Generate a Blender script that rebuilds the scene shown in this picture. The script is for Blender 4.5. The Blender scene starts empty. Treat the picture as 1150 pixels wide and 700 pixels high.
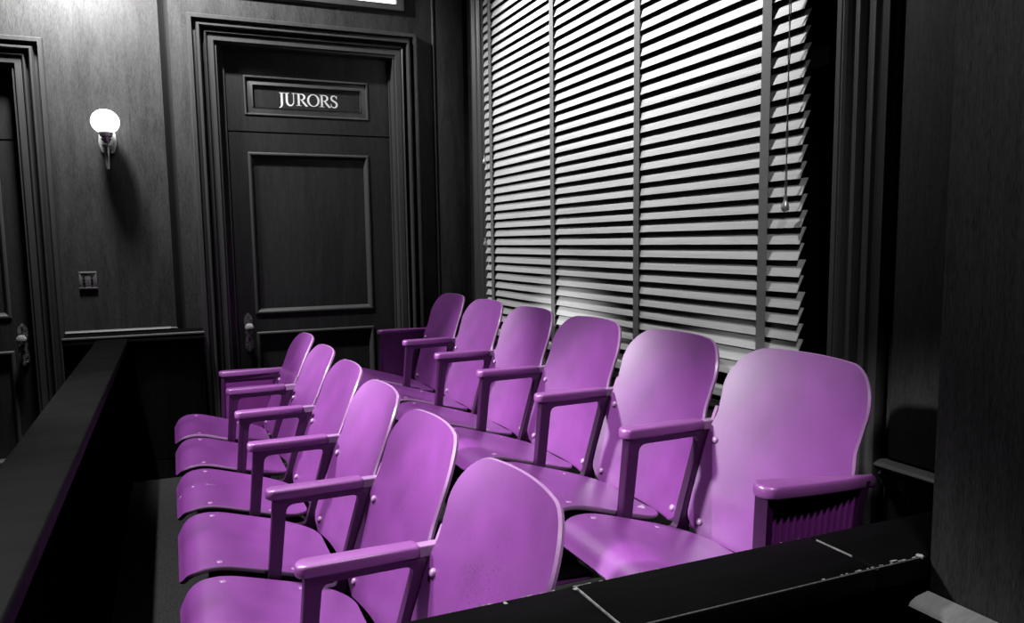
import bpy, bmesh, math, random
from mathutils import Matrix, Vector
random.seed(7)
scene = bpy.context.scene
COL = scene.collection
H = 1.42          # eye height above the courtroom floor
D = 4.95          # back wall plane (y)

# ------------------------------------------------------------------ helpers
def link(name, me, parent=None, loc=(0, 0, 0)):
    o = bpy.data.objects.new(name, me)
    COL.objects.link(o)
    o.location = loc
    if parent: o.parent = parent
    return o

def tag(o, label=None, cat=None, group=None, kind=None):
    if label: o['label'] = label
    if cat: o['category'] = cat
    if group: o['group'] = group
    if kind: o['kind'] = kind
    return o

def thing(name, label, cat, loc=(0, 0, 0), group=None, kind=None):
    return tag(link(name, None, None, loc), label, cat, group, kind)

class MB:
    """collects shapes into one mesh"""
    def __init__(s): s.bm = bmesh.new()
    def box(s, x0, x1, y0, y1, z0, z1, mi=0):
        v = [s.bm.verts.new(p) for p in ((x0,y0,z0),(x1,y0,z0),(x1,y1,z0),(x0,y1,z0),(x0,y0,z1),(x1,y0,z1),(x1,y1,z1),(x0,y1,z1))]
        for q in ((0,3,2,1),(4,5,6,7),(0,1,5,4),(1,2,6,5),(2,3,7,6),(3,0,4,7)):
            f = s.bm.faces.new([v[i] for i in q]); f.material_index = mi
        return v
    def bevelbox(s, x0, x1, y0, y1, z0, z1, b=.004, seg=2, mi=0):
        t = bmesh.new(); m = MB.__new__(MB); m.bm = t
        m.box(x0, x1, y0, y1, z0, z1, mi)
        bmesh.ops.bevel(t, geom=t.edges[:], offset=b, segments=seg, affect='EDGES', profile=.5)
        s.merge(t)
    def merge(s, t):
        me = bpy.data.meshes.new('tmp'); t.to_mesh(me); t.free()
        s.bm.from_mesh(me); bpy.data.meshes.remove(me)
    def loft(s, rings, closed=True, cap=True, mi=0):
        """rings: equally long lists of points"""
        R = [[s.bm.verts.new(p) for p in r] for r in rings]
        n = len(rings[0])
        for a, b in zip(R[:-1], R[1:]):
            for i in range(n if closed else n-1):
                j = (i+1) % n
                f = s.bm.faces.new((a[i], a[j], b[j], b[i])); f.material_index = mi
        if cap and closed:
            f = s.bm.faces.new(list(reversed(R[0]))); f.material_index = mi
            f = s.bm.faces.new(R[-1]); f.material_index = mi
        return R
    def prism(s, poly, f, a, b, mi=0):
        """polygon in (p,q) extruded between a and b; f(p,q,t) -> point"""
        s.loft([[f(p, q, a) for p, q in poly], [f(p, q, b) for p, q in poly]], mi=mi)
    def lathe(s, prof, c=(0,0,0), axis='Z', n=20, mi=0):
        rings = []
        for r, h in prof:
            ring = []
            for i in range(n):
                a = 2*math.pi*i/n
                p, q = r*math.cos(a), r*math.sin(a)
                if axis == 'Z': pt = (p, q, h)
                elif axis == 'Y': pt = (p, h, q)
                else: pt = (h, p, q)
                ring.append((c[0]+pt[0], c[1]+pt[1], c[2]+pt[2]))
            rings.append(ring)
        s.loft(rings, mi=mi)
    def tube(s, pts, r, n=8, mi=0):
        pts = [Vector(p) for p in pts]; rings = []
        for i, p in enumerate(pts):
            t = (pts[min(i+1, len(pts)-1)] - pts[max(i-1, 0)]).normalized()
            up = Vector((0,0,1)) if abs(t.z) < .9 else Vector((1,0,0))
            a = t.cross(up).normalized(); b = t.cross(a)
            rr = r[i] if isinstance(r, (list, tuple)) else r
            rings.append([tuple(p + rr*(math.cos(2*math.pi*k/n)*a + math.sin(2*math.pi*k/n)*b)) for k in range(n)])
        s.loft(rings, mi=mi)
    def mesh(s, name, mats, smooth=None):
        bmesh.ops.recalc_face_normals(s.bm, faces=s.bm.faces[:])
        me = bpy.data.meshes.new(name); s.bm.to_mesh(me); s.bm.free()
        for m in (mats if isinstance(mats, (list, tuple)) else [mats]): me.materials.append(m)
        if smooth:
            for p in me.polygons: p.use_smooth = True
            me.set_sharp_from_angle(angle=math.radians(smooth))
        return me
    def build(s, name, mats, parent=None, loc=(0,0,0), smooth=None):
        return link(name, s.mesh(name, mats, smooth), parent, loc)

def sweep(mb, profile, path, f, closed=False, mi=0):
    """profile [(out, proud)] swept round mitred corner rectangle path; path(out) -> list of (p,q); f(p,q,proud) -> point"""
    cols = [[f(p, q, d) for p, q in path(o)] for o, d in profile]
    V = [[mb.bm.verts.new(p) for p in c] for c in cols]
    n = len(V[0])
    for a, b in zip(V[:-1], V[1:]):
        for i in range(n if closed else n-1):
            j = (i+1) % n
            fc = mb.bm.faces.new((a[i], a[j], b[j], b[i])); fc.material_index = mi
    if not closed:
        for i in (0, n-1):
            fc = mb.bm.faces.new([c[i] for c in V]); fc.material_index = mi

# ------------------------------------------------------------------ materials
def new_mat(name):
    m = bpy.data.materials.new(name); m.use_nodes = True
    nt = m.node_tree; b = nt.nodes['Principled BSDF']
    return m, nt, b

def N(nt, t, **kw):
    n = nt.nodes.new(t)
    for k, v in kw.items():
        if hasattr(n, k): setattr(n, k, v)
        else: n.inputs[k].default_value = v
    return n

def wood(name, lo, hi, scale=(60, 60, 2.2), rough=(.38, .6), bump=.12, spec=.4, tint=(1,1,1), broad=1.0, pores=.5):
    m, nt, b = new_mat(name); L = nt.links.new
    tc = N(nt, 'ShaderNodeTexCoord')
    mp = N(nt, 'ShaderNodeMapping'); mp.inputs['Scale'].default_value = scale
    L(tc.outputs['Object'], mp.inputs['Vector'])
    n1 = N(nt, 'ShaderNodeTexNoise'); n1.inputs['Scale'].default_value = 1.0; n1.inputs['Detail'].default_value = 8; n1.inputs['Roughness'].default_value = .7
    n1.inputs['Distortion'].default_value = .5
    L(mp.outputs[0], n1.inputs['Vector'])
    mp2 = N(nt, 'ShaderNodeMapping'); mp2.inputs['Scale'].default_value = tuple(s*.12 for s in scale)
    L(tc.outputs['Object'], mp2.inputs['Vector'])
    n2 = N(nt, 'ShaderNodeTexNoise'); n2.inputs['Scale'].default_value = 1.0; n2.inputs['Detail'].default_value = 4; n2.inputs['Distortion'].default_value = 1.4
    L(mp2.outputs[0], n2.inputs['Vector'])
    mp3 = N(nt, 'ShaderNodeMapping'); mp3.inputs['Scale'].default_value = tuple(s*4.5 for s in scale)
    L(tc.outputs['Object'], mp3.inputs['Vector'])
    n3 = N(nt, 'ShaderNodeTexNoise'); n3.inputs['Scale'].default_value = 1.0; n3.inputs['Detail'].default_value = 3
    L(mp3.outputs[0], n3.inputs['Vector'])
    a = N(nt, 'ShaderNodeMath', operation='MULTIPLY_ADD'); a.inputs[1].default_value = broad
    L(n2.outputs['Fac'], a.inputs[0]); L(n1.outputs['Fac'], a.inputs[2])
    a2 = N(nt, 'ShaderNodeMath', operation='MULTIPLY_ADD'); a2.inputs[1].default_value = pores
    L(n3.outputs['Fac'], a2.inputs[0]); L(a.outputs[0], a2.inputs[2])
    mr = N(nt, 'ShaderNodeMapRange'); c = .5*(1+broad+pores)
    mr.inputs['From Min'].default_value = c-.36; mr.inputs['From Max'].default_value = c+.36
    L(a2.outputs[0], mr.inputs['Value'])
    cr = N(nt, 'ShaderNodeMix', data_type='RGBA')
    cr.inputs[6].default_value = (lo*tint[0], lo*tint[1], lo*tint[2], 1); cr.inputs[7].default_value = (hi*tint[0], hi*tint[1], hi*tint[2], 1)
    L(mr.outputs[0], cr.inputs[0]); L(cr.outputs[2], b.inputs['Base Color'])
    rr = N(nt, 'ShaderNodeMapRange'); rr.inputs['To Min'].default_value = rough[1]; rr.inputs['To Max'].default_value = rough[0]
    L(mr.outputs[0], rr.inputs['Value']); L(rr.outputs[0], b.inputs['Roughness'])
    b.inputs['Specular IOR Level'].default_value = spec
    bp = N(nt, 'ShaderNodeBump'); bp.inputs['Strength'].default_value = bump; bp.inputs['Distance'].default_value = .002
    L(a2.outputs[0], bp.inputs['Height']); L(bp.outputs[0], b.inputs['Normal'])
    return m

def purple(name, base, rough=.42, coat=.3, speck=.0, var=.30, spec=.9):
    m, nt, b = new_mat(name); L = nt.links.new
    tc = N(nt, 'ShaderNodeTexCoord')
    n1 = N(nt, 'ShaderNodeTexNoise'); n1.inputs['Scale'].default_value = 9; n1.inputs['Detail'].default_value = 6
    n2 = N(nt, 'ShaderNodeTexNoise'); n2.inputs['Scale'].default_value = 420; n2.inputs['Detail'].default_value = 2
    n3 = N(nt, 'ShaderNodeTexNoise'); n3.inputs['Scale'].default_value = 190; n3.inputs['Detail'].default_value = 2
    for n in (n1, n2, n3): L(tc.outputs['Object'], n.inputs['Vector'])
    a = N(nt, 'ShaderNodeMath', operation='MULTIPLY_ADD'); a.inputs[1].default_value = .8
    L(n2.outputs['Fac'], a.inputs[0]); L(n1.outputs['Fac'], a.inputs[2])
    mr = N(nt, 'ShaderNodeMapRange'); mr.inputs['From Min'].default_value = .5; mr.inputs['From Max'].default_value = 1.3
    mr.inputs['To Min'].default_value = 1-var; mr.inputs['To Max'].default_value = 1+var
    L(a.outputs[0], mr.inputs['Value'])
    vm = N(nt, 'ShaderNodeVectorMath', operation='SCALE'); vm.inputs[0].default_value = base
    L(mr.outputs[0], vm.inputs['Scale'])
    out = vm.outputs[0]
    if speck:
        th = N(nt, 'ShaderNodeMapRange'); th.inputs['From Min'].default_value = .60; th.inputs['From Max'].default_value = .68
        L(n3.outputs['Fac'], th.inputs['Value'])
        # patches where the finish is freckled
        n4 = N(nt, 'ShaderNodeTexNoise'); n4.inputs['Scale'].default_value = 4; L(tc.outputs['Object'], n4.inputs['Vector'])
        t4 = N(nt, 'ShaderNodeMapRange'); t4.inputs['From Min'].default_value = .45; t4.inputs['From Max'].default_value = .62; t4.inputs['To Max'].default_value = speck
        L(n4.outputs['Fac'], t4.inputs['Value'])
        mu = N(nt, 'ShaderNodeMath', operation='MULTIPLY'); L(th.outputs[0], mu.inputs[0]); L(t4.outputs[0], mu.inputs[1])
        mx = N(nt, 'ShaderNodeMix', data_type='RGBA'); L(mu.outputs[0], mx.inputs[0]); L(out, mx.inputs[6])
        mx.inputs[7].default_value = (base[0]*.25, base[1]*.2, base[2]*.28, 1); out = mx.outputs[2]
    L(out, b.inputs['Base Color'])
    b.inputs['Roughness'].default_value = rough; b.inputs['Specular IOR Level'].default_value = spec
    b.inputs['Coat Weight'].default_value = coat; b.inputs['Coat Roughness'].default_value = .42
    bp = N(nt, 'ShaderNodeBump'); bp.inputs['Strength'].default_value = .08; bp.inputs['Distance'].default_value = .001
    L(a.outputs[0], bp.inputs['Height']); L(bp.outputs[0], b.inputs['Normal'])
    return m

def plain(name, col, rough=.5, metal=0, spec=.5, noise=.0, nscale=80, bump=0):
    m, nt, b = new_mat(name); L = nt.links.new
    tc = N(nt, 'ShaderNodeTexCoord')
    n1 = N(nt, 'ShaderNodeTexNoise'); n1.inputs['Scale'].default_value = nscale; n1.inputs['Detail'].default_value = 5
    L(tc.outputs['Object'], n1.inputs['Vector'])
    mr = N(nt, 'ShaderNodeMapRange'); mr.inputs['From Min'].default_value = .3; mr.inputs['From Max'].default_value = .7
    mr.inputs['To Min'].default_value = 1-noise; mr.inputs['To Max'].default_value = 1+noise
    L(n1.outputs['Fac'], mr.inputs['Value'])
    vm = N(nt, 'ShaderNodeVectorMath', operation='SCALE'); vm.inputs[0].default_value = col
    L(mr.outputs[0], vm.inputs['Scale']); L(vm.outputs[0], b.inputs['Base Color'])
    b.inputs['Roughness'].default_value = rough; b.inputs['Metallic'].default_value = metal
    b.inputs['Specular IOR Level'].default_value = spec
    if bump:
        bp = N(nt, 'ShaderNodeBump'); bp.inputs['Strength'].default_value = bump; bp.inputs['Distance'].default_value = .002
        L(n1.outputs['Fac'], bp.inputs['Height']); L(bp.outputs[0], b.inputs['Normal'])
    return m

def glow(name, strength, base=.8):
    m, nt, b = new_mat(name)
    b.inputs['Base Color'].default_value = (base, base, base, 1)
    b.inputs['Emission Color'].default_value = (1, 1, 1, 1)
    b.inputs['Emission Strength'].default_value = strength
    return m

M = dict(
    wall=wood('panel_wood', .028, .085, (75, 75, 13.0), (.42, .58), .25, .3, broad=1.1, pores=1.1),
    side=wood('side_panel_wood', .022, .085, (150, 150, 14), (.45, .6), .3, .25, broad=.5, pores=1.3),
    rail2=wood('chair_rail_wood', .16, .30, (2, 50, 50), (.25, .4), .05, .6),
    door=wood('door_wood', .016, .045, (80, 80, 9), (.38, .55), .15, .3, pores=.9),
    trim=wood('moulding_wood', .05, .10, (50, 50, 2.0), (.32, .45), .08, .6),
    groove=plain('dark_strip', (.012,)*3, .7, noise=.2),
    rail=wood('dark_lacquered_wood', .002, .005, (6, 40, 40), (.5, .62), .08, .04),
    railpanel=wood('dark_panel_wood', .003, .007, (40, 40, 3), (.6, .75), .1, .0),
    worn=plain('worn_bare_wood', (.42,)*3, .7, noise=.3, nscale=120),
    scuff=plain('scuffed_edge', (.10,)*3, .6, noise=.5, nscale=200),
    seat=purple('purple_seat', (.262, .050, .325), .38, 1.0),
    back=purple('purple_back', (.262, .050, .325), .38, 1.0),
    freck=purple('purple_back_freckled', (.262, .050, .325), .38, 1.0, speck=.8),
    edge=purple('purple_pale_edge', (.52, .26, .57), .35, .4, var=.3),  # paler purple for the board rims and arm brackets
    bare=purple('purple_rubbed_bare', (.80, .55, .84), .5, .2, var=.1),
    arm=purple('purple_arm', (.36, .10, .41), .36, .6, var=.25),
    iron=purple('purple_iron', (.045, .005, .054), .38, .2, var=.2),
    endp=purple('purple_end_panel', (.20, .028, .235), .40, .2, var=.15),
    bolt=purple('purple_bolt', (.55, .28, .60), .25, .5, var=.1),
    slat=wood('blind_slat_wood', .50, .82, (40, 3.0, 90), (.5, .7), .1, .3, broad=.8, pores=.5),
    tape=plain('blind_tape', (.20,)*3, .9, noise=.25, nscale=400, bump=.3),
    cord=plain('blind_cord', (.10,)*3, .9, noise=.2, nscale=300),
    brass=plain('polished_metal', (.62,)*3, .25, .45, noise=.1),
    plate=plain('engraved_metal', (.30,)*3, .35, .45, noise=.5, nscale=220, bump=.8),
    dark=plain('black_metal', (.012,)*3, .5, noise=.1),
    globe=glow('lit_globe', 3.2, .9),
    frost=glow('lit_frosted_glass', 2.2, .8),
    letter=plain('white_paint', (.95,)*3, .6, noise=.03),
    glass=plain('night_glass', (.004,)*3, .08, spec=.5),
    carpet=plain('grey_carpet', (.032,)*3, .95, spec=.1, noise=.5, nscale=160, bump=.6),
    plat=plain('platform_floor', (.03,)*3, .8, spec=.2, noise=.4, nscale=90),
    ceil=plain('ceiling_plaster', (.5,)*3, .9, noise=.03),
)

# ------------------------------------------------------------------ the room
def st(o): o['kind'] = 'structure'; return o

mb = MB(); mb.box(-3.2, 2.1, -2.0, D+.3, -.06, 0)
st(mb.build('floor', M['carpet']))
mb = MB(); mb.box(-.30, .735, .90, D-.16, 0, .105)
st(mb.build('floor_platform_front', M['carpet']))
mb = MB(); mb.box(.735, 1.895, .90, D, 0, .26); mb.box(.735, .735+.03, .90, D-.2, .262, .266)
st(mb.build('floor_platform_back', M['plat']))

BW = .14           # wall thickness
OX0, OX1, OZ = .300, 1.362, H+1.165      # jurors door opening
TX0, TX1, TZ0 = .268, 1.418, H+1.452     # transom light
EX0, EX1 = -1.745, -.695                 # second door opening
ZT = H+2.1
mb = MB()
mb.box(-3.2, EX0, D, D+BW, 0, ZT)
mb.box(EX0, EX1, D, D+BW, H+.963, ZT)
mb.box(EX1, .014, D, D+BW, 0, ZT)
mb.box(.014, .066, D+.035, D+BW, 0, ZT, 1)
mb.box(.066, OX0, D, D+BW, 0, ZT)
mb.box(OX0, OX1, D, D+BW, OZ, TZ0)
mb.box(OX0, TX1, D, D+BW, TZ0+.40, ZT)
mb.box(OX1, 1.90, D, D+BW, 0, TZ0)
mb.box(TX1, 1.90, D, D+BW, TZ0, ZT)
mb.box(OX0-.001, OX0, D, D+BW, TZ0, TZ0+.40)
st(mb.build('wall_back', [M['wall'], M['groove']]))

# panel board and bead right of the door
mb = MB()
mb.bevelbox(1.632, 1.822, D-.010, D+.002, .0, ZT, .003)
mb.prism([(1.612, 0), (1.612, .008), (1.618, .014), (1.626, .014), (1.631, .008), (1.631, 0)], lambda p, q, t: (p, D-q, t), 0, ZT)
st(mb.build('trim_1', M['wall'], smooth=40))

CAS = [(0, -.03), (0, .012), (.004, .016), (.034, .016), (.036, .008), (.038, .008), (.040, .020), (.046, .024), (.051, .020), (.053, .004), (.056, -.004), (.066, -.004),
       (.069, .006), (.071, .026), (.078, .034), (.086, .034), (.091, .026), (.093, .010), (.096, .004), (.112, .004), (.115, .010), (.117, .030), (.136, .030), (.140, .026), (.140, -.002)]
def yplane(y): return lambda p, q, d: (p, y-d, q)
def casing(name, x0, x1, z1):
    mb = MB()
    sweep(mb, [(o_, d_*1.55 if d_ > 0 else d_) for o_, d_ in CAS], lambda o: [(x0-o, 0), (x0-o, z1+o), (x1+o, z1+o), (x1+o, 0)], yplane(D))
    # jamb lining
    mb.box(x0, x0+.012, D-.01, D+BW, 0, z1); mb.box(x1-.012, x1, D-.01, D+BW, 0, z1); mb.box(x0+.012, x1-.012, D-.01, D+BW, z1-.012, z1)
    return st(mb.build(name, M['trim'], smooth=35))
casing('trim_2', OX0, OX1, OZ)
casing('trim_3', EX0, EX1, H+.963)

# transom light over the door
mb = MB()
TP = [(-.03, -.02), (-.03, .006), (-.02, .012), (-.006, .016), (0, .022), (.012, .026), (.018, .016), (.024, .008), (.024, -.002)]
sweep(mb, TP, lambda o: [(TX0-o, TZ0-o), (TX1+o, TZ0-o), (TX1+o, TZ0+.40+o), (TX0-o, TZ0+.40+o)], yplane(D), closed=True)
wf = st(mb.build('window_2', M['trim'], smooth=35))
mb = MB(); mb.box(TX0-.01, TX1+.01, D+.02, D+.028, TZ0-.01, TZ0+.41)
mb.build('pane', M['frost'], wf)

# ------------------------------------------------------------------ doors
PANEL = [(0, .0), (0, .004), (.006, .009), (.014, .009), (.020, .004), (.030, -.010), (.032, -.016)]
def inset(mb, x0, x1, z0, z1, y, prof=PANEL):
    sweep(mb, prof, lambda o: [(x0+o, z0+o), (x1-o, z0+o), (x1-o, z1-o), (x0+o, z1-o)], yplane(y), closed=True, mi=1)

HEADP = [(0, 0), (0, .003), (.004, .006), (.010, .004), (.012, -.004), (.016, -.012), (.046, -.004), (.050, -.001), (.052, -.014)]
def slab_with_panels(mb, x0, x1, z0, z1, holes, y, th=.045, prof=PANEL):
    """front face split round the recessed panels (which span one column)"""
    hx0, hx1 = holes[0][0], holes[0][1]
    mb.box(x0, hx0, y, y+th, z0, z1); mb.box(hx1, x1, y, y+th, z0, z1)
    zs = z0
    for a, b, c, d in holes:
        mb.box(hx0, hx1, y, y+th, zs, c); zs = d
        mb.box(hx0, hx1, y+.016, y+th, c, d)
    mb.box(hx0, hx1, y, y+th, zs, z1)
    for a, b, c, d in holes: inset(mb, a, b, c, d, y, prof)

def knob_set(parent, x, y, z, handed=1):
    mb = MB()
    # engraved long escutcheon with shaped ends
    out = []
    for i in range(33):
        t = -1 + 2*i/32
        w = .024*(1-.32*math.exp(-(abs(t)-.18)**2/.03)) * (1 if abs(t) < .72 else max(.10, 1-((abs(t)-.72)/.28)**1.6))
        out.append((w, t*.122))
    poly = [(w, zz) for w, zz in out] + [(-w, zz) for w, zz in reversed(out)]
    mb.prism(poly, lambda p, q, t: (x+p, t, z+q), y-.006, y+.001)
    for s in (-1, 1):          # raised leaf ornament
        for k in range(5):
            mb.lathe([(.0005, -.006), (.005, -.010), (.006, -.006), (.007, 0)], (x+(.011 if k % 2 else -.011)*(k < 4), y-.004, z+s*(.045+.015*k)), 'Y', 8)
    pl = mb.build('handle_plate', M['plate'], parent, smooth=40)
    pl['label'] = 'engraved metal handle plate'
    mb = MB()
    mb.lathe([(.011, 0), (.012, -.010), (.008, -.016), (.008, -.030), (.016, -.036), (.024, -.044), (.0265, -.054), (.024, -.064), (.015, -.070), (.002, -.072)], (x, y-.005, z+.035), 'Y', 24)
    mb.build('door_knob', M['brass'], pl, smooth=40)
    mb = MB()
    mb.lathe([(.006, 0), (.006, -.003), (.001, -.004)], (x, y-.006, z-.035), 'Y', 12)
    mb.build('keyhole', M['dark'], pl)

YL = D+.075
def door(name, x0, x1, ztop, holes, head, hole_head, knob_x, label_head=None):
    d = link(name, None, None, ((x0+x1)/2, YL, 0)); st(d)
    ox, oy = -(x0+x1)/2, -YL
    def sub(m, n, mat, par=d, sm=None):
        bmesh.ops.translate(m.bm, verts=m.bm.verts[:], vec=(ox, oy, 0)); return m.build(n, mat, par, smooth=sm)
    mb = MB(); slab_with_panels(mb, x0+.003, x1-.003, .008, ztop, holes, YL)
    leaf = sub(mb, 'door_leaf', [M['door'], M['trim']], sm=30)
    mb = MB(); slab_with_panels(mb, x0, x1, ztop+.006, head, [hole_head], YL-.004, .05, HEADP)
    hp = sub(mb, 'header_panel', [M['door'], M['trim']], sm=30)
    mb = MB()
    mb.box(x0-.04, x0, YL-.018, YL+.05, 0, head); mb.box(x1, x1+.04, YL-.018, YL+.05, 0, head)
    sub(mb, 'door_stop', M['trim'])
    knob_set(leaf, knob_x+ox, 0, H-.535)
    return d, hp

d1, head1 = door('door_1', .352, 1.338, H+.672, [(.463, 1.198, .22, H-.535), (.463, 1.198, H-.425, H+.555)], OZ-.012,
                 (.458, 1.206, H+.772, H+1.003), .418)
d2, head2 = door('door_2', -1.70, -.715, H+.672-.095, [(-1.60, -.815, .22, H-.565), (-1.60, -.815, H-.385, H+.46)], H+.951,
                 (-1.60, -.80, H+.68, H+.885), -.770)

# JURORS lettering, serif capitals drawn as tapering strokes
def ribbon(mb, pts, ws, f, y0, y1):
    """stroke of varying width"""
    P = [Vector((p[0], p[1])) for p in pts]; Lr, Rr = [], []
    for i, p in enumerate(P):
        t = (P[min(i+1, len(P)-1)] - P[max(i-1, 0)]).normalized()
        n = Vector((-t.y, t.x)) * ws[i]/2
        Lr.append(p+n); Rr.append(p-n)
    for i in range(len(P)-1):
        q = [Lr[i], Lr[i+1], Rr[i+1], Rr[i]]
        mb.prism([(v.x, v.y) for v in q], f, y0, y1)
def arc(cx, cy, rx, ry, a0, a1, n=18):
    return [(cx+rx*math.cos(math.radians(a0+(a1-a0)*i/n)), cy+ry*math.sin(math.radians(a0+(a1-a0)*i/n))) for i in range(n+1)]
def letter_strokes(ch):
    T, t = .155, .055      # thick and thin stroke
    S = []
    def stroke(p, w): S.append((p, w if isinstance(w, list) else [w]*len(p)))
    def serif(x, y, w): stroke([(x-w/2, y), (x+w/2, y)], .045)
    if ch == 'J':
        p = [(.20, 1), (.20, .1)] + arc(-.02, .08, .22, .30, 0, -85, 10)[1:]
        stroke(p, [T, T] + [T*(1-.62*i/10) for i in range(1, 11)]); serif(.20, .98, .36)
        adv = .40
    elif ch == 'U':
        p = [(.16, 1), (.16, .35)] + arc(.41, .35, .25, .36, 180, 360, 16)[1:] + [(.66, 1)]
        w = [T, T] + [T+(t-T)*max(0, (i-4)/12) for i in range(1, 17)] + [t]
        stroke(p, w); serif(.16, .98, .34); serif(.66, .98, .26); adv = .86
    elif ch == 'R':
        stroke([(.17, 0), (.17, 1)], T); serif(.17, .02, .36); serif(.12, .98, .24)
        p = [(.17, .965), (.36, .965)] + arc(.36, .735, .23, .23, 90, -90, 14)[1:] + [(.17, .505)]
        w = [t, t*1.2] + [t+(T-t)*math.sin(math.pi*i/14) for i in range(1, 15)] + [t]
        stroke(p, w); stroke([(.36, .52), (.52, .28), (.72, .02), (.82, .0)], [.10, T, T*.95, .05]); adv = .78
    elif ch == 'O':
        p = arc(.47, .5, .385, .475, 90, 450, 40)
        w = [t+(T-t)*abs(math.sin(math.radians(360*i/40)))**1.3 for i in range(41)]
        stroke(p, w); adv = .93
    else:
        p = [(.50, .76)] + arc(.30, .75, .19, .22, 30, 180, 10) + [(.14, .64), (.27, .54), (.42, .45), (.50, .34)] + arc(.30, .25, .21, .25, 0, -150, 12)
        n = len(p); w = [t]*3 + [t+(T-t)*math.sin(math.pi*(i-3)/(n-6)) for i in range(3, n-3)] + [t]*3
        stroke(p, w); stroke([(.51, .98), (.51, .72)], .05); stroke([(.08, .02), (.08, .30)], .05); adv = .60
    return S, adv
word = 'JURORS'; tot = sum(letter_strokes(c)[1] for c in word)
hgt = .0735; x_start, x_end = .653*1.0137, 1.004*1.0137; sx = (x_end-x_start)/(tot*hgt); cx = x_start
for c in word:
    S, adv = letter_strokes(c); mb = MB()
    for pts, ws in S:
        ox = cx; yb = YL+.0125
        ribbon(mb, pts, ws, lambda p, q, tt, ox=ox: (ox + p*hgt*sx - (.352+1.338)/2, tt-YL, H+.844+q*hgt), yb-.0015, yb+.001)
    mb.build('letter_'+c.lower(), M['letter'], head1)
    cx += adv*hgt*sx

# ------------------------------------------------------------------ wainscot ledge and chair rails
mb = MB()
mb.box(-.553, .142, D-.19, D, 0, H-.51, 0)
mb.prism([(0, -.052), (.012, -.052), (.012, -.042), (.020, -.036), (.022, -.028), (.016, -.022), (.026, -.018), (.030, -.008), (.026, 0), (-.19, 0), (-.19, -.052)],
         lambda p, q, t: (t, D-.19-p, H-.483+q), -.553, .152, 0)
mb.prism([(.017, -.041), (.024, -.034), (.0255, -.027), (.017, -.022)], lambda p, q, t: (t, D-.19-p, H-.483+q), -.551, .153, 1)
mb.prism([(.020, -.012), (.033, -.010), (.033, -.003), (.020, .001)], lambda p, q, t: (t, D-.19-p, H-.483+q), -.551, .153, 1)
mb.bevelbox(-.215, .125, D-.196, D-.189, .22, H-.60, .004, mi=0)
st(mb.build('trim_4', [M['railpanel'], M['rail2']], smooth=35))
RAILP = [(0, 0), (0, -.060), (.008, -.060), (.010, -.050), (.018, -.044), (.020, -.030), (.014, -.026), (.022, -.020), (.036, -.016), (.040, -.008), (.036, -.002), (.030, 0)]
mb = MB()
mb.loft([[(x - (p*.0), D-p, H-.466+q) for p, q in RAILP] for x in (-.553, -.020)])
# mitred return at the free end
mb.loft([[(-.020, D-p, H-.466+q) for p, q in RAILP], [(-.020+p*.9+.004, D-max(p*.02, 0), H-.470+q) for p, q in RAILP]])
st(mb.build('trim_5', M['rail2'], smooth=35))

# ------------------------------------------------------------------ window wall
WX = 1.895
NY = .823      # corner where the wall steps forward to the near panel
NX = 1.065
WY0, WY1, WZ0, WZ1 = 1.86, 4.70, H-.60, H+1.80
mb = MB()
mb.box(WX, WX+.2, NY, WY0, 0, ZT)
mb.box(WX, WX+.2, WY1, D+BW, 0, ZT)
mb.box(WX, WX+.2, WY0, WY1, 0, WZ0)
mb.box(WX, WX+.2, WY0, WY1, WZ1, ZT)
mb.bevelbox(NX, WX+.2, -2.0, NY, 0, ZT, .004)
mb.bevelbox(WX-.012, WX+.002, NY+.001, 1.606, H-.64, ZT, .003)
st(mb.build('wall_right', M['side'], smooth=30))

WCAS = [(0, -.14), (0, .016), (.006, .024), (.022, .024), (.026, .018), (.030, .018), (.034, .030), (.044, .036), (.052, .030), (.056, .016), (.070, .014), (.084, .026), (.092, .034),
        (.102, .036), (.108, .028), (.112, .018), (.130, .018), (.142, .030), (.152, .040), (.164, .042), (.170, .034), (.176, .030), (.200, .030), (.206, .024), (.215, .010), (.215, -.002)]
mb = MB()
def xplane(x): return lambda p, q, d: (x-d, p, q)
sweep(mb, WCAS, lambda o: [(1.842-o, .262), (1.842-o, WZ1+o), (min(4.715+o, D-.001), WZ1+o), (min(4.715+o, D-.001), .262)], xplane(WX))
w1 = st(mb.build('window_1', M['trim'], smooth=35))
mb = MB()
mb.bevelbox(WX-.045, WX+.15, 1.72, D-.01, WZ0-.035, WZ0, .006); mb.bevelbox(WX-.025, WX-.001, 1.73, D-.01, WZ0-.11, WZ0-.035, .006)
mb.build('window_sill', M['trim'], w1)
mb = MB()
yc = (WY0+WY1)/2
for a, b in ((WY0, WY0+.06), (yc-.03, yc+.03), (WY1-.06, WY1)): mb.box(WX+.10, WX+.14, a, b, WZ0, WZ1)
for a, b in ((WZ0, WZ0+.07), (H+.56, H+.62), (WZ1-.06, WZ1)): mb.box(WX+.102, WX+.138, WY0, WY1, a, b)
mb.build('sash', M['trim'], w1)
mb = MB(); mb.box(WX+.118, WX+.122, WY0, WY1, WZ0, WZ1); mb.build('pane', M['glass'], w1)

# chair rails on the window wall
CR = [(0, 0), (0, -.075), (.010, -.075), (.013, -.060), (.020, -.052), (.024, -.036), (.016, -.030), (.026, -.024), (.040, -.018), (.046, -.008), (.042, -.002), (.030, .004), (.004, .008)]
mb = MB(); mb.loft([[(WX-p, y, H-.655+q) for p, q in CR] for y in (NY+.002, 1.625)])
st(mb.build('trim_6', M['rail2'], smooth=35))
mb = MB(); mb.loft([[(NX-p, y, H-.562+q) for p, q in CR] for y in (-2.0, NY-.004)])
st(mb.build('trim_7', M['rail2'], smooth=35))

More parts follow.
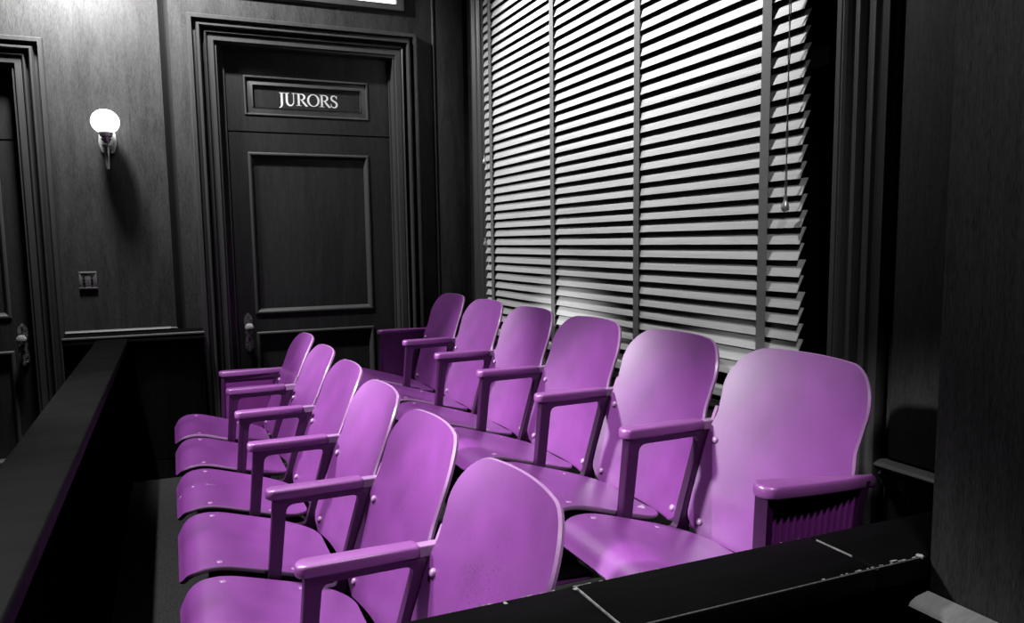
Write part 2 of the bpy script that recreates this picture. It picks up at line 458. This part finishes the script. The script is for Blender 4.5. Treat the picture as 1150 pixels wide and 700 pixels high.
# ------------------------------------------------------------------ venetian blind
blind = thing('venetian_blind', 'wide wooden slatted venetian blind hanging across the tall window behind the back row', 'blind', (1.85, 3.3, H-.56))
bo = (-1.85, -3.3, -(H-.56))
def bsub(m, n, mat, par=blind, sm=None):
    bmesh.ops.translate(m.bm, verts=m.bm.verts[:], vec=bo); return m.build(n, mat, par, smooth=sm)
mb = MB(); PITCH = .0519; SX = 1.842
k0 = .653 - 40*PITCH
zs = []
z = .653
while z > -.52: z -= PITCH
z += PITCH
while z < 1.70:
    zs.append(z); z += PITCH
for z in zs:
    j = random.uniform(-.0012, .0012); e0 = random.uniform(-.006, .006)
    c, s = .0262, .0555
    nx, nz = -s/.0614, c/.0614
    ring = []
    for a, h in ((0, 0), (.25, .0012), (.5, .0018), (.75, .0012), (1, 0)):
        ring.append((SX+c*a+nx*h, H+z+j+s*a+nz*h))
    for a, h in ((1, -.003), (.5, -.0015), (0, -.003)):
        ring.append((SX+c*a+nx*h, H+z+j+s*a+nz*h))
    mb.loft([[(x, y, zz) for x, zz in ring] for y in (1.938+e0, 4.652+e0)])
bsub(mb, 'slats', M['slat'], sm=40)
for yt in (4.52, 3.685, 2.884, 2.100):
    mb = MB(); w = .0215
    mb.box(SX-.0065, SX-.0050, yt-w, yt+w, H-.545, H+1.76)
    mb.box(SX+.036, SX+.0375, yt-w, yt+w, H-.545, H+1.76)
    bsub(mb, 'ladder_tape', M['tape'])
mb = MB(); mb.bevelbox(SX-.012, SX+.040, 1.938, 4.652, H-.580, H-.545, .004); bsub(mb, 'bottom_rail', M['slat'])
mb = MB(); mb.bevelbox(SX-.015, SX+.050, 1.93, 4.66, H+1.735, H+1.80, .004); bsub(mb, 'head_rail', M['slat'])
def pull(y, ztop, zb, tas=True):
    mb = MB(); n = 40
    for s in (0, math.pi):
        pts = []
        for i in range(n+1):
            t = i/n; zz = ztop+(zb-ztop)*t
            pts.append((SX-.028+.002*math.cos(s+t*38), y+.006*math.sin(t*2.2)+.003*math.sin(s+t*38), zz))
        mb.tube(pts, .0017, 6)
    c = bsub(mb, 'pull_cord', M['cord'])
    mb = MB()
    mb.lathe([(.002, .012), (.006, .010), (.007, .002), (.005, -.004), (.008, -.012), (.0125, -.024), (.0135, -.031), (.011, -.038), (.006, -.042), (.001, -.043)],
             (pts[-1][0], pts[-1][1], zb), 'Z', 16)
    bsub(mb, 'cord_tassel', M['brass'], c, 50)
pull(1.966, H+1.74, H+.125); pull(4.565, H+1.74, H+.515); pull(4.575, H+1.74, H+.012)

# ------------------------------------------------------------------ jury box partitions
RT = H-.50
def cap(mb, x0, x1, y0, y1, t=.038): mb.bevelbox(x0, x1, y0, y1, RT-t, RT, .006, 3)
left = thing('jury_box_partition', 'long black wooden partition with flat top rail along the left of the jury seats', 'partition', (-.312, 2.8, 0))
mb = MB(); cap(mb, -.390, -.234, .972, D-.212)
bmesh.ops.translate(mb.bm, verts=mb.bm.verts[:], vec=(.312, -2.8, 0)); mb.build('top_rail', M['rail'], left, smooth=40)
mb = MB(); mb.box(-.362, -.262, .975, D-.215, .001, RT-.038)
for k in range(5):
    y0 = 1.08+k*.72
    mb.bevelbox(-.262, -.256, y0, y0+.56, .24, RT-.14, .003); mb.bevelbox(-.368, -.362, y0, y0+.56, .14, RT-.14, .003)
mb.bevelbox(-.262, -.245, .975, D-.215, RT-.065, RT-.038, .004); mb.bevelbox(-.379, -.362, .975, D-.215, RT-.065, RT-.038, .004)
bmesh.ops.translate(mb.bm, verts=mb.bm.verts[:], vec=(.312, -2.8, 0)); mb.build('partition_panel', M['railpanel'], left)

front = thing('jury_box_partition', 'black wooden partition with scuffed top rail crossing in front of the nearest seats', 'partition', (.5, .9, 0))
FY0, FY1 = .826, .968
def fsub(m, n, mat, par=front, sm=None):
    bmesh.ops.translate(m.bm, verts=m.bm.verts[:], vec=(-.5, -.9, 0)); return m.build(n, mat, par, smooth=sm)
mb = MB()
mb.bevelbox(-.390, .5120, FY0, FY1, RT-.040, RT, .005, 3); mb.bevelbox(.5135, .958, FY0, FY1, RT-.040, RT, .005, 3); mb.bevelbox(.9595, WX-.015, FY0, FY1, RT-.040, RT, .005, 3)
tr = fsub(mb, 'top_rail', M['rail'], sm=40)
mb = MB(); mb.box(-.362, WX-.02, .855, .945, .001, RT-.04)
mb.bevelbox(-.37, NX-.002, .838, .856, RT-.070, RT-.040, .006); mb.bevelbox(-.37, NX-.002, .846, .856, RT-.105, RT-.070, .004)
for k in range(3): mb.bevelbox(-.28+k*.45, .09+k*.45, .849, .856, .14, RT-.16, .003)
fsub(mb, 'partition_panel', M['railpanel'])
# scuffed, chipped edges and light joints of the rail
mb = MB()
def chip(mb, x, y, r, n=7, mi=0, st_=(1, 1)):
    poly = [(x+st_[0]*r*random.uniform(.45, 1)*math.cos(2*math.pi*i/n), y+st_[1]*r*random.uniform(.45, 1)*math.sin(2*math.pi*i/n)) for i in range(n)]
    mb.prism(poly, lambda p, q, t: (p, q, t), RT-.003, RT+.0004)
for i in range(30):
    x = random.uniform(.36, .66); chip(mb, x, FY1-.0035, random.uniform(.0006, .0026), st_=(2.6, .6))
for i in range(12): chip(mb, random.uniform(.2, 1.05), FY1-.003, random.uniform(.0008, .0018), st_=(2, .7))
for i in range(16): chip(mb, random.uniform(.85, 1.05), FY0+.004, random.uniform(.0010, .0030), st_=(2.2, .7))
chip(mb, .51, FY1-.012, .006); chip(mb, .40, FY1-.010, .005); chip(mb, NX-.010, FY0+.006, .008); chip(mb, 1.0, FY0+.008, .004, st_=(2.5, .7))
for x in (.5128,):
    for k in range(14):
        y = FY0+.006+(FY1-FY0-.012)*k/14; mb.prism([(x-.0006, y), (x+.0009+random.uniform(0, .0008), y), (x+.0008, y+.0095), (x-.0006, y+.0095)], lambda p, q, t: (p, q, t), RT-.003, RT+.0004)
for k in range(7):
    y = FY0+.05+.075*k/7; mb.prism([(.9582, y), (.9596, y), (.9594, y+.010), (.9583, y+.010)], lambda p, q, t: (p, q, t), RT-.003, RT+.0004)
sc = fsub(mb, 'worn_spots', M['worn'], tr); sc['label'] = 'pale chips and scratches in the black finish'
mb = MB()
mb.prism([(.30, 0), (NX-.004, 0), (NX-.004, .004), (.30, .004)], lambda p, q, t: (p, FY0+.0012+q*.4, t+q*.2), RT-.0045, RT-.0012)
fsub(mb, 'scuffed_edge', M['scuff'], tr)

# ------------------------------------------------------------------ jury chairs
ARM = .665         # arm top above the chair's own floor; local origin = floor under armrest tip line
def lerp_table(tab, x):
    if x <= tab[0][0]: return tab[0][1]
    for (a, b), (c, d) in zip(tab[:-1], tab[1:]):
        if x <= c:
            t = (x-a)/(c-a); return b+(d-b)*t
    return tab[-1][1]
def smooth_table(tab, x, h=.02):
    return sum(lerp_table(tab, x+h*k/3) for k in range(-3, 4))/7

def shell(front_fn, rows, cols, th, rim_out):
    """closed curved board: front surface, back surface and a rounded rim. front_fn(i/rows, j/cols) -> (point, normal)"""
    mb = MB(); bm = mb.bm; F, B = [], []
    for i in range(rows+1):
        fr, br = [], []
        for j in range(cols+1):
            p, n = front_fn(i/rows, j/cols)
            fr.append(bm.verts.new(p)); br.append(bm.verts.new(p+n*th))
        F.append(fr); B.append(br)
    for i in range(rows):
        for j in range(cols):
            bm.faces.new((F[i][j], F[i][j+1], F[i+1][j+1], F[i+1][j])); bm.faces.new((B[i][j], B[i+1][j], B[i+1][j+1], B[i][j+1]))
    loop = [(0, j) for j in range(cols+1)] + [(i, cols) for i in range(1, rows+1)] + [(rows, j) for j in range(cols-1, -1, -1)] + [(i, 0) for i in range(rows-1, 0, -1)]
    mid = []
    c = sum((F[rows//2][j].co for j in range(cols+1)), Vector())/(cols+1)
    n_ = len(loop)
    for k, (i, j) in enumerate(loop):
        a, b = F[i][j].co, B[i][j].co
        p0 = F[loop[k-1][0]][loop[k-1][1]].co; p1 = F[loop[(k+1) % n_][0]][loop[(k+1) % n_][1]].co
        tan = (p1-p0); nn = (b-a).normalized(); out = tan.cross(nn).normalized()
        if out.dot((a+b)/2-c) < 0: out = -out
        mid.append(bm.verts.new((a+b)/2 + out*rim_out))
    for k in range(n_):
        l = (k+1) % n_; (i, j), (i2, j2) = loop[k], loop[l]
        f = bm.faces.new((F[i][j], F[i2][j2], mid[l], mid[k])); f.material_index = 1
        f = bm.faces.new((mid[k], mid[l], B[i2][j2], B[i][j])); f.material_index = 1
    return mb

def back_hw(w):
    R_, top = .100, .198
    if w > top-R_:
        d = min(R_, w-(top-R_)); base = .2435
        return base - R_ + math.sqrt(max(0, R_*R_-d*d))
    if w < -.250:                                  # lower corners run in under the arm frames
        d = (-.250-w)/.06; return .2500-.055*d*d
    tab = [(-.26, .2500), (-.040, .2500), (-.012, .2480), (.018, .2370), (.06, .2405), (.13, .2435)]
    return smooth_table(tab, w, .012)
WB0, WB1 = -.310, .198
def back_rows():
    r = [WB0+(.098-WB0)*i/34 for i in range(35)]
    r += [.098+.100*math.sin(math.pi/2*i/12) for i in range(1, 13)]
    return r
BR = back_rows(); NB = len(BR)-1
def back_point(w, s):
    hw = back_hw(w); y = s*hw
    wa = w + .012*(1-(y/.2435)**2)*max(0, (w-.0)/.198)
    xe = .287+.318*(wa+.002)+.16*max(0, wa-.02)**2 + .05*max(0, -.20-wa)
    x = xe + .034*(1-(y/.245)**2)
    return Vector((x, y, ARM+wa))
def back_fn(fi, fj):
    i = fi*NB; k = min(int(i), NB-1); w = BR[k]+(BR[k+1]-BR[k])*(i-k)
    s = -1+2*fj
    e = 1e-3
    p = back_point(w, s)
    dw = back_point(min(w+e, WB1), s)-back_point(w-e, s) if w < WB1-2*e else back_point(w-5*e, s)*-1+back_point(w-e*3, s)
    hw = max(.05, back_hw(w)); y = s*hw
    ds = Vector((-.068*y/.245**2, 1, 0))
    n = ds.cross(Vector((.33, 0, 1))).normalized()
    if n.x < 0: n = -n
    return p, n
SEATP = [(-.224, -.262), (-.218, -.240), (-.200, -.219), (-.170, -.206), (-.130, -.203), (-.090, -.210), (-.045, -.223), (.05, -.252), (.13, -.276), (.205, -.292)]
def seat_hw(u):
    f, b = .062, .135
    hw = .2330
    if u < -.224+f: d = (-.224+f-u); return hw-f+math.sqrt(max(0, f*f-d*d))
    if u > .205-b: d = u-(.205-b); return hw-b*.9+.9*math.sqrt(max(0, b*b-d*d))
    return hw
SR = [-.224+.062*(1-math.cos(math.pi/2*i/10)) for i in range(11)] + [-.162+(.070+.162)*i/14 for i in range(1, 15)] + [.070+.135*math.sin(math.pi/2*i/10) for i in range(1, 11)]
NS = len(SR)-1
def seat_point(u, s):
    y = s*seat_hw(u); w = smooth_table(SEATP, u, .012)
    w -= .010*(1-(y/.233)**2)*max(0, min(1, (u+.17)/.15))
    return Vector((u, y, ARM+w))
def seat_fn(fi, fj):
    i = fi*NS; k = min(int(i), NS-1); u = SR[k]+(SR[k+1]-SR[k])*(i-k)
    a = smooth_table(SEATP, u-.004, .012); b = smooth_table(SEATP, u+.004, .012)
    n = Vector((b-a, 0, -.008)).normalized()
    return seat_point(u, -1+2*fj), n

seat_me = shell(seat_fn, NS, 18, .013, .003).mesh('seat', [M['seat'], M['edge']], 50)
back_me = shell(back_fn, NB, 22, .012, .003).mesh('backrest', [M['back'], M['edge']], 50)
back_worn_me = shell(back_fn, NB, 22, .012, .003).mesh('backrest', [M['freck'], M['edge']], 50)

mb = MB()
mb.lathe([(.0105, .003), (.0105, 0), (.0095, -.004), (.006, -.0068), (.001, -.0075)], (0, 0, 0), 'X', 16)
bolt_me = mb.mesh('bolt', M['bolt'], 60)
mb = MB()
mb.lathe([(.009, -.001), (.008, .0007), (.005, .0012), (.001, .0012)], (0, 0, 0), 'Z', 14)
rivet_me = mb.mesh('rivet', M['bolt'], 60)

# hinge casting under the seat
mb = MB()
for s in (-1, 1):
    mb.prism([(-.15, -.228), (-.02, -.246), (.13, -.295), (.13, -.325), (.06, -.345), (-.02, -.275), (-.15, -.240)], lambda p, q, t: (p, t, ARM+q), s*.205-.012, s*.205+.012)
mb.tube([(.08, -.245, ARM-.325), (.08, .245, ARM-.325)], .013, 12)
hinge_me = mb.mesh('seat_hinge', M['iron'])

def rounded(poly, r, n=5):
    """round the corners of a polygon"""
    out = []; P = [Vector(p) for p in poly]; m = len(P)
    for i in range(m):
        a, b, c = P[i-1], P[i], P[(i+1) % m]
        rr = r[i] if isinstance(r, (list, tuple)) else r
        d0 = (a-b).normalized(); d1 = (c-b).normalized()
        for k in range(n+1):
            t = k/n
            q = b + d0*rr*(1-t)**2 + d1*rr*t**2
            out.append((q.x, q.y))
    return out

def frame_mesh():
    """cast iron standard: front post, leaning back post, top bar, pedestal and foot"""
    mb = MB(); f = lambda p, q, t: (p, t, ARM+q)
    outer = rounded([(.018, -.029), (.300, -.027), (.214, -.322), (-.010, -.322)], [.006, .004, .004, .004])
    inner = rounded([(.053, -.047), (.252, -.045), (.177, -.300), (.024, -.300)], [.022, .026, .012, .012])
    for hw, grow in ((.0130, 0),):
        A = [mb.bm.verts.new(f(p, q, -hw)) for p, q in outer]; B = [mb.bm.verts.new(f(p, q, hw)) for p, q in outer]
        a = [mb.bm.verts.new(f(p, q, -hw)) for p, q in inner]; b = [mb.bm.verts.new(f(p, q, hw)) for p, q in inner]
        n = len(outer)
        for i in range(n):
            j = (i+1) % n
            mb.bm.faces.new((A[i], A[j], a[j], a[i])); mb.bm.faces.new((B[j], B[i], b[i], b[j]))
            mb.bm.faces.new((A[j], A[i], B[i], B[j])); mb.bm.faces.new((a[i], a[j], b[j], b[i]))
    # raised ribs along the posts give the casting its T section
    mb.prism([(.018, -.032), (.028, -.032), (.003, -.322), (-.008, -.322)], f, -.0165, .0165)
    mb.prism([(.280, -.032), (.292, -.030), (.210, -.318), (.199, -.318)], f, -.0165, .0165)
    # pedestal and foot
    mb.prism(rounded([(-.010, -.318), (.214, -.318), (.165, -.42), (.150, -.60), (.215, -.652), (.215, -.664), (-.005, -.664), (-.005, -.652), (.060, -.60), (.045, -.42)], .012, 3), f, -.012, .012)
    mb.prism(rounded([(-.020, -.665), (.230, -.665), (.230, -.655), (-.020, -.655)], .003, 2), f, -.040, .040)
    # ears bolted to the backs either side
    for s in (-1, 1):
        mb.prism([(.292, -.034), (.312, -.030), (.304, -.078), (.282, -.082)], f, s*.010, s*.046)
        mb.prism([(.222, -.262), (.240, -.262), (.232, -.298), (.211, -.298)], f, s*.010, s*.046)
    return mb.mesh('side_frame', M['iron'], 35)
frame_me = frame_mesh()

def end_mesh(flute_side):
    """solid end standard: rim and pedestal as casting"""
    mb = MB(); f = lambda p, q, t: (p, t, ARM+q)
    mb.prism([(.010, -.029), (.026, -.029), (.006, -.664), (-.014, -.664)], f, -.019, .019)
    mb.prism([(.278, -.029), (.298, -.029), (.214, -.340), (.234, -.664), (.206, -.664), (.196, -.340)], f, -.017, .017)
    mb.prism([(.018, -.029), (.290, -.029), (.284, -.048), (.020, -.048)], f, -.016, .016)
    mb.prism([(-.02, -.665), (.245, -.665), (.245, -.640), (-.02, -.640)], f, -.024, .024)
    s = -flute_side
    mb.prism([(.292, -.034), (.312, -.030), (.304, -.078), (.282, -.082)], f, s*.010, s*.046)
    mb.prism([(.222, -.262), (.240, -.262), (.232, -.298), (.211, -.298)], f, s*.010, s*.046)
    return mb.mesh('side_frame', M['iron'], 35)
def end_panel_mesh(flute_side):
    mb = MB(); f = lambda p, q, t: (p, t, ARM+q)
    mb.prism([(.020, -.046), (.284, -.046), (.200, -.340), (.210, -.642), (.000, -.642)], f, -.007, .007)
    s = flute_side
    for k in range(13):
        t = (k+.5)/13
        xt, xb = .030+t*.240, .008+t*.190
        pts = [(xt, -.050), (xt+(xb-xt)*.5, -.34), (xb, -.638)]
        mb.tube([(p, s*.007, ARM+q) for p, q in pts], .0052, 8)
    return mb.mesh('side_panel', M['endp'], 50)
end_me = {s: end_mesh(s) for s in (-1, 1)}; endp_me = {s: end_panel_mesh(s) for s in (-1, 1)}

def arm_mesh(L_=.262, hw=.0265, tail=None, droop=0):
    """wooden arm: rounded front end, eased edges"""
    out = [(hw+math.cos(math.radians(a))*hw*1.0 - 0.0, math.sin(math.radians(a))*hw) for a in range(90, 271, 15)]
    out = [(.0+hw+(x-hw)*.8-.0*hw, y) for x, y in out]
    mx = min(x for x, y in out); out = [(x-mx, y) for x, y in out]
    if tail:       # the end arm narrows and bends outward towards the back
        for t in (.35, .6, .8, .93, 1.0):
            out.append((.02+(L_-.02)*t, -hw*(1-.62*t**2.2)))
        for t in (1.0, .93, .8, .6, .35):
            out.append((.02+(L_-.02)*t + (.004 if t == 1 else 0), hw*(1-.75*t**2.2)-.012*t*t))
    else:
        out += [(L_*.6, -hw*.98), (L_-.006, -hw*.92), (L_, -hw*.7), (L_, hw*.7), (L_-.006, hw*.92), (L_*.6, hw*.98)]
    cx = sum(p[0] for p in out)/len(out)
    def ins(d): return [(x + (d if x < L_*.5 else -d), y-math.copysign(min(d, abs(y)), y)) for x, y in out]
    mb = MB()
    rings = []
    for d, w in ((.005, -.029), (.0015, -.027), (0, -.023), (0, -.008), (.0012, -.0035), (.0035, -.0008), (.0065, 0)):
        rings.append([(x, y, ARM+w-droop*x/L_) for x, y in ins(d)])
    mb.loft(rings)
    return mb.mesh('armrest', M['arm'], 45)
arm_me, arm_end_me, arm_near_me = arm_mesh(), arm_mesh(.318, .0315, True), arm_mesh(.318, .0330, True, .020)
mb = MB()
mb.bevelbox(.256, .314, -.0150, .0150, ARM-.030, ARM-.004, .003)
mb.prism([(.300, -.010), (.318, -.010), (.326, .03), (.318, .032)], lambda p, q, t: (p, t, ARM+q), -.006, .006)
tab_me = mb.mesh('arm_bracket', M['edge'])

HP = .26875
def chair(loc, label, group, far_end=False, near_end=False, worn=False, tilt=0):
    c = thing('theater_chair', label, 'chair', loc, group)
    seat = link('seat', seat_me, c)
    link('seat_hinge', hinge_me, seat)
    for s in (-1, 1):
        for u in (-.120, .075):
            p = seat_point(u, s*.86); r = link('rivet', rivet_me, seat, p)
            sl = (smooth_table(SEATP, u+.004, .012)-smooth_table(SEATP, u-.004, .012))/.008
            r.rotation_euler = (0, -math.atan(sl), 0)
    back = link('backrest', back_worn_me if worn else back_me, c)
    if tilt:
        a = math.radians(tilt); px, pz = .19, ARM-.30
        back.rotation_euler = (0, a, 0); back.location = (px-(px*math.cos(a)+pz*math.sin(a)), 0, pz-(-px*math.sin(a)+pz*math.cos(a)))
    for s in (-1, 1):
        for w, yy in ((-.052, .222), (-.272, .205)):
            p = back_point(w, s*yy/back_hw(w)); b = link('bolt', bolt_me, back, p)
            b.rotation_euler = (0, math.radians(18), 0)
    if far_end:
        fr = link('side_frame', end_me[1], c, (0, HP, 0)); pn = link('side_panel', endp_me[1], fr)
        link('armrest', arm_end_me, c, (0, HP, 0))
    else:
        link('side_frame', frame_me, c, (0, HP, 0))
        a = link('armrest', arm_me, c, (0, HP, 0)); link('arm_bracket', tab_me, a)
    if near_end:
        fr = link('side_frame', end_me[-1], c, (0, -HP, 0)); pn = link('side_panel', endp_me[-1], fr)
        pn['label'] = 'dark fluted end panel'
        link('armrest', arm_near_me, c, (0, -HP, 0))
    return c

XA, FA = 1.080, .252      # back row: armrest tip line, its floor
XF, FF = .197, .105       # front row
GA, GF = 'purple theater chairs in the back row by the window', 'purple theater chairs in the front row'
LA = ['purple back-row theater chair at the far end, beside the jurors door, with solid end panel',
      'purple back-row theater chair second from the jurors door',
      'purple back-row theater chair third from the jurors door',
      'purple back-row theater chair fourth from the jurors door',
      'purple back-row theater chair fifth from the jurors door, white worn spot on its seat',
      'largest purple back-row theater chair beside the front partition, with dark fluted end panel']
LF = ['purple front-row theater chair at the far end, nearest the back wall, with solid end panel',
      'purple front-row theater chair second from the back wall',
      'purple front-row theater chair third from the back wall, with pale scratch on the seat',
      'purple front-row theater chair fourth from the back wall',
      'purple front-row theater chair fifth from the back wall and second from the front rail',
      'purple front-row theater chair with lower back hidden behind the black front rail']
def seat_mark(c, pts, label):
    '''a worn patch lying in the seat surface: pts are (u, s) on the seat'''
    mb = MB(); V = []
    for dz in (.0008, -.002):
        V.append([tuple(seat_point(u, t)+Vector((0, 0, dz))) for u, t in pts])
    mb.loft(V)
    o = mb.build('worn_patch', M['bare'], [q for q in c.children if q.name.startswith('seat')][0]); o['label'] = label
for k in range(6):
    y = 4.4575-.5375*(k+.5); c = chair((XA, y, FA), LA[k], GA, k == 0, k == 5)
    if k == 4: seat_mark(c, [(.150, -.56), (.166, -.66), (.176, -.66), (.194, -.52), (.180, -.50)], 'white worn spot')
for k in range(6):
    y = 4.278-.5375*(k+.5); c = chair((XF, y, FF), LF[k], GF, k == 0, k == 5, k >= 4, (4.0, 3.8, 3.4, 2.2, 1.2, .8)[k])
    if k == 2: seat_mark(c, [(-.216, -.02), (-.17, .05), (-.12, .10), (-.09, .13), (-.12, .13), (-.17, .09), (-.21, .01)], 'pale scratch')

# ------------------------------------------------------------------ sconce and switch plate
sx_, sz_ = -.280, H+.550
sconce = thing('wall_sconce', 'small metal wall sconce with lit white glass globe on the wood panelling', 'wall lamp', (sx_, D, sz_))
mb = MB()
mb.prism(rounded([(-.040, .060), (.040, .060), (.046, .0), (.030, -.055), (-.030, -.055), (-.046, 0)], .014), lambda p, q, t: (p, t, q+.02), -.012, 0)
mb.prism(rounded([(-.026, .044), (.026, .044), (.030, .0), (.018, -.036), (-.018, -.036), (-.030, 0)], .01), lambda p, q, t: (p, t, q+.02), -.022, -.012)
mb.build('backplate', M['brass'], sconce, smooth=35)
SYO = -.105
mb = MB()
mb.tube([(0, -.015, .015), (0, -.05, .005), (0, -.08, .004), (0, SYO, .014)], [.009, .008, .008, .009], 10)
mb.build('arm', M['brass'], sconce, smooth=60)
mb = MB()
mb.lathe([(.001, -.132), (.007, -.130), (.0085, -.118), (.0130, -.030), (.0150, -.014), (.022, -.010), (.024, .000), (.017, .006), (.015, .016), (.024, .024), (.026, .032), (.021, .038), (.030, .044), (.034, .056), (.036, .066), (.030, .068)],
         (0, SYO, 0), 'Z', 24)
mb.build('socket', M['brass'], sconce, smooth=35)
mb = MB()
prof = []
for i in range(25):
    a = math.radians(-150+ (150+90)*i/24 - 0) if False else -math.radians(64)+i/24*(math.radians(64)+math.pi/2)
    prof.append((max(.0005, .0715*math.cos(a)), .0655*math.sin(a)))
mb.lathe(prof, (0, SYO, .122), 'Z', 32)
mb.build('globe', M['globe'], sconce, smooth=60)

plx, plz = -.426, H-.186
sw = thing('light_switch', 'square engraved metal switch plate on the wall below the sconce', 'light switch', (plx, D, plz))
mb = MB()
mb.bevelbox(-.046, .046, -.007, 0, -.050, .050, .004)
for a, b, c, d in ((-.046, .046, .036, .048), (-.046, .046, -.048, -.036), (-.044, -.034, -.036, .036), (.034, .044, -.036, .036)):
    mb.bevelbox(a, b, -.010, -.006, c, d, .003)
mb.build('cover_plate', M['plate'], sw, smooth=30)
for x in (-.020, .020):
    mb = MB(); mb.bevelbox(x-.006, x+.006, -.009, -.006, -.026, .028, .001)
    for zz in (.008, -.010): mb.lathe([(.005, 0), (.005, -.006), (.001, -.008)], (x, -.008, zz), 'Y', 10)
    mb.build('switch_button', M['dark'], sw)

# ------------------------------------------------------------------ light
def lamp(name, loc, power, r=.05, typ='POINT', target=None, angle=100, blend=.6):
    l = bpy.data.lights.new(name, typ); l.energy = power
    l.shadow_soft_size = r
    if typ == 'SPOT': l.spot_size = math.radians(angle); l.spot_blend = blend
    o = bpy.data.objects.new(name, l); COL.objects.link(o); o.location = (loc[0], loc[1], loc[2]+H)
    if target:
        d = Vector((target[0], target[1], target[2]+H)) - o.location
        o.rotation_euler = d.to_track_quat('-Z', 'Y').to_euler()
    return o
lamp('ceiling_lamp_wall', (-.45, 4.55, 1.80), 310, .12, 'SPOT', (-.40, 4.95, 1.33), 106, 1.0)
lamp('added_spot_door', (.08, 4.50, 1.92), 150, .03, 'SPOT', (.72, 4.95, 1.0), 100, 1.0)  # extra unseen spot, added to brighten the door head and casing
for y in (2.55, 3.75):
    lamp('ceiling_lamp_window', (1.08, y, 1.72), 138, .025, 'SPOT', (1.84, y, 1.16), 100, 1.0)
lamp('added_spot_near_wall', (.66, .30, 1.75), 125, .08, 'SPOT', (1.06, .32, .6), 110, .8)  # unseen spot added just to light the near wall panel
lamp('ceiling_lamp_aisle', (-.575, 2.5, 2.0), 460, .03, 'SPOT', (-.28, 2.65, -.6), 78, .45)
K1, K2, K3 = (-2.1, 2.5, 1.2), (-2.0, 3.5, 1.15), (-1.9, 4.2, 1.1)      # made-up lamp positions out of view, added to light the chairs
for src, tgt, ang, pw in ((K1, (1.25, 1.56, -.61), 14.5, 390), (K2, (1.25, 2.38, -.61), 14.5, 400), (K3, (1.25, 3.62, -.61), 19, 540),
                          (K1, (.38, 1.45, -.66), 26, 270), (K2, (.30, 2.9, -.70), 27, 400)):
    lamp('added_chair_spot', src, pw, .12, 'SPOT', tgt, ang, .5)  # added spots, cones kept narrow to light chairs and miss the blind
scene.cycles.diffuse_bounces = 0

w = bpy.data.worlds.new('World'); scene.world = w; w.use_nodes = True
w.node_tree.nodes['Background'].inputs[0].default_value = (.01, .01, .01, 1)
w.node_tree.nodes['Background'].inputs[1].default_value = .3

# ------------------------------------------------------------------ camera
F_, CY, YA, PI_, RO = 878.8, 370.07, .40926, .112165, -.0134407
def Rm(rows): return Matrix(rows)
c_, s_ = math.cos(YA), math.sin(YA)
Rz = Rm([[c_, -s_, 0], [s_, c_, 0], [0, 0, 1]]); Bm = Rm([[1, 0, 0], [0, 0, -1], [0, 1, 0]])
c_, s_ = math.cos(PI_), math.sin(PI_); Rx = Rm([[1, 0, 0], [0, c_, -s_], [0, s_, c_]])
c_, s_ = math.cos(RO), math.sin(RO); Rr = Rm([[c_, -s_, 0], [s_, c_, 0], [0, 0, 1]])
R = Rr @ Rx @ Bm @ Rz
cam = bpy.data.cameras.new('camera'); co = bpy.data.objects.new('camera', cam); COL.objects.link(co)
mw = Matrix(((R[0][0], -R[1][0], -R[2][0], 0), (R[0][1], -R[1][1], -R[2][1], 0), (R[0][2], -R[1][2], -R[2][2], H), (0, 0, 0, 1)))
co.matrix_world = mw
cam.sensor_width = 36; cam.lens = F_/1150*36; cam.shift_y = (CY-350)/1150; cam.clip_start = .02
scene.camera = co

vs = scene.view_settings
scene.display_settings.display_device = 'sRGB'
vs.view_transform = 'Standard'; vs.look = 'None'; vs.gamma = 1; vs.exposure = 0; vs.use_curve_mapping = False
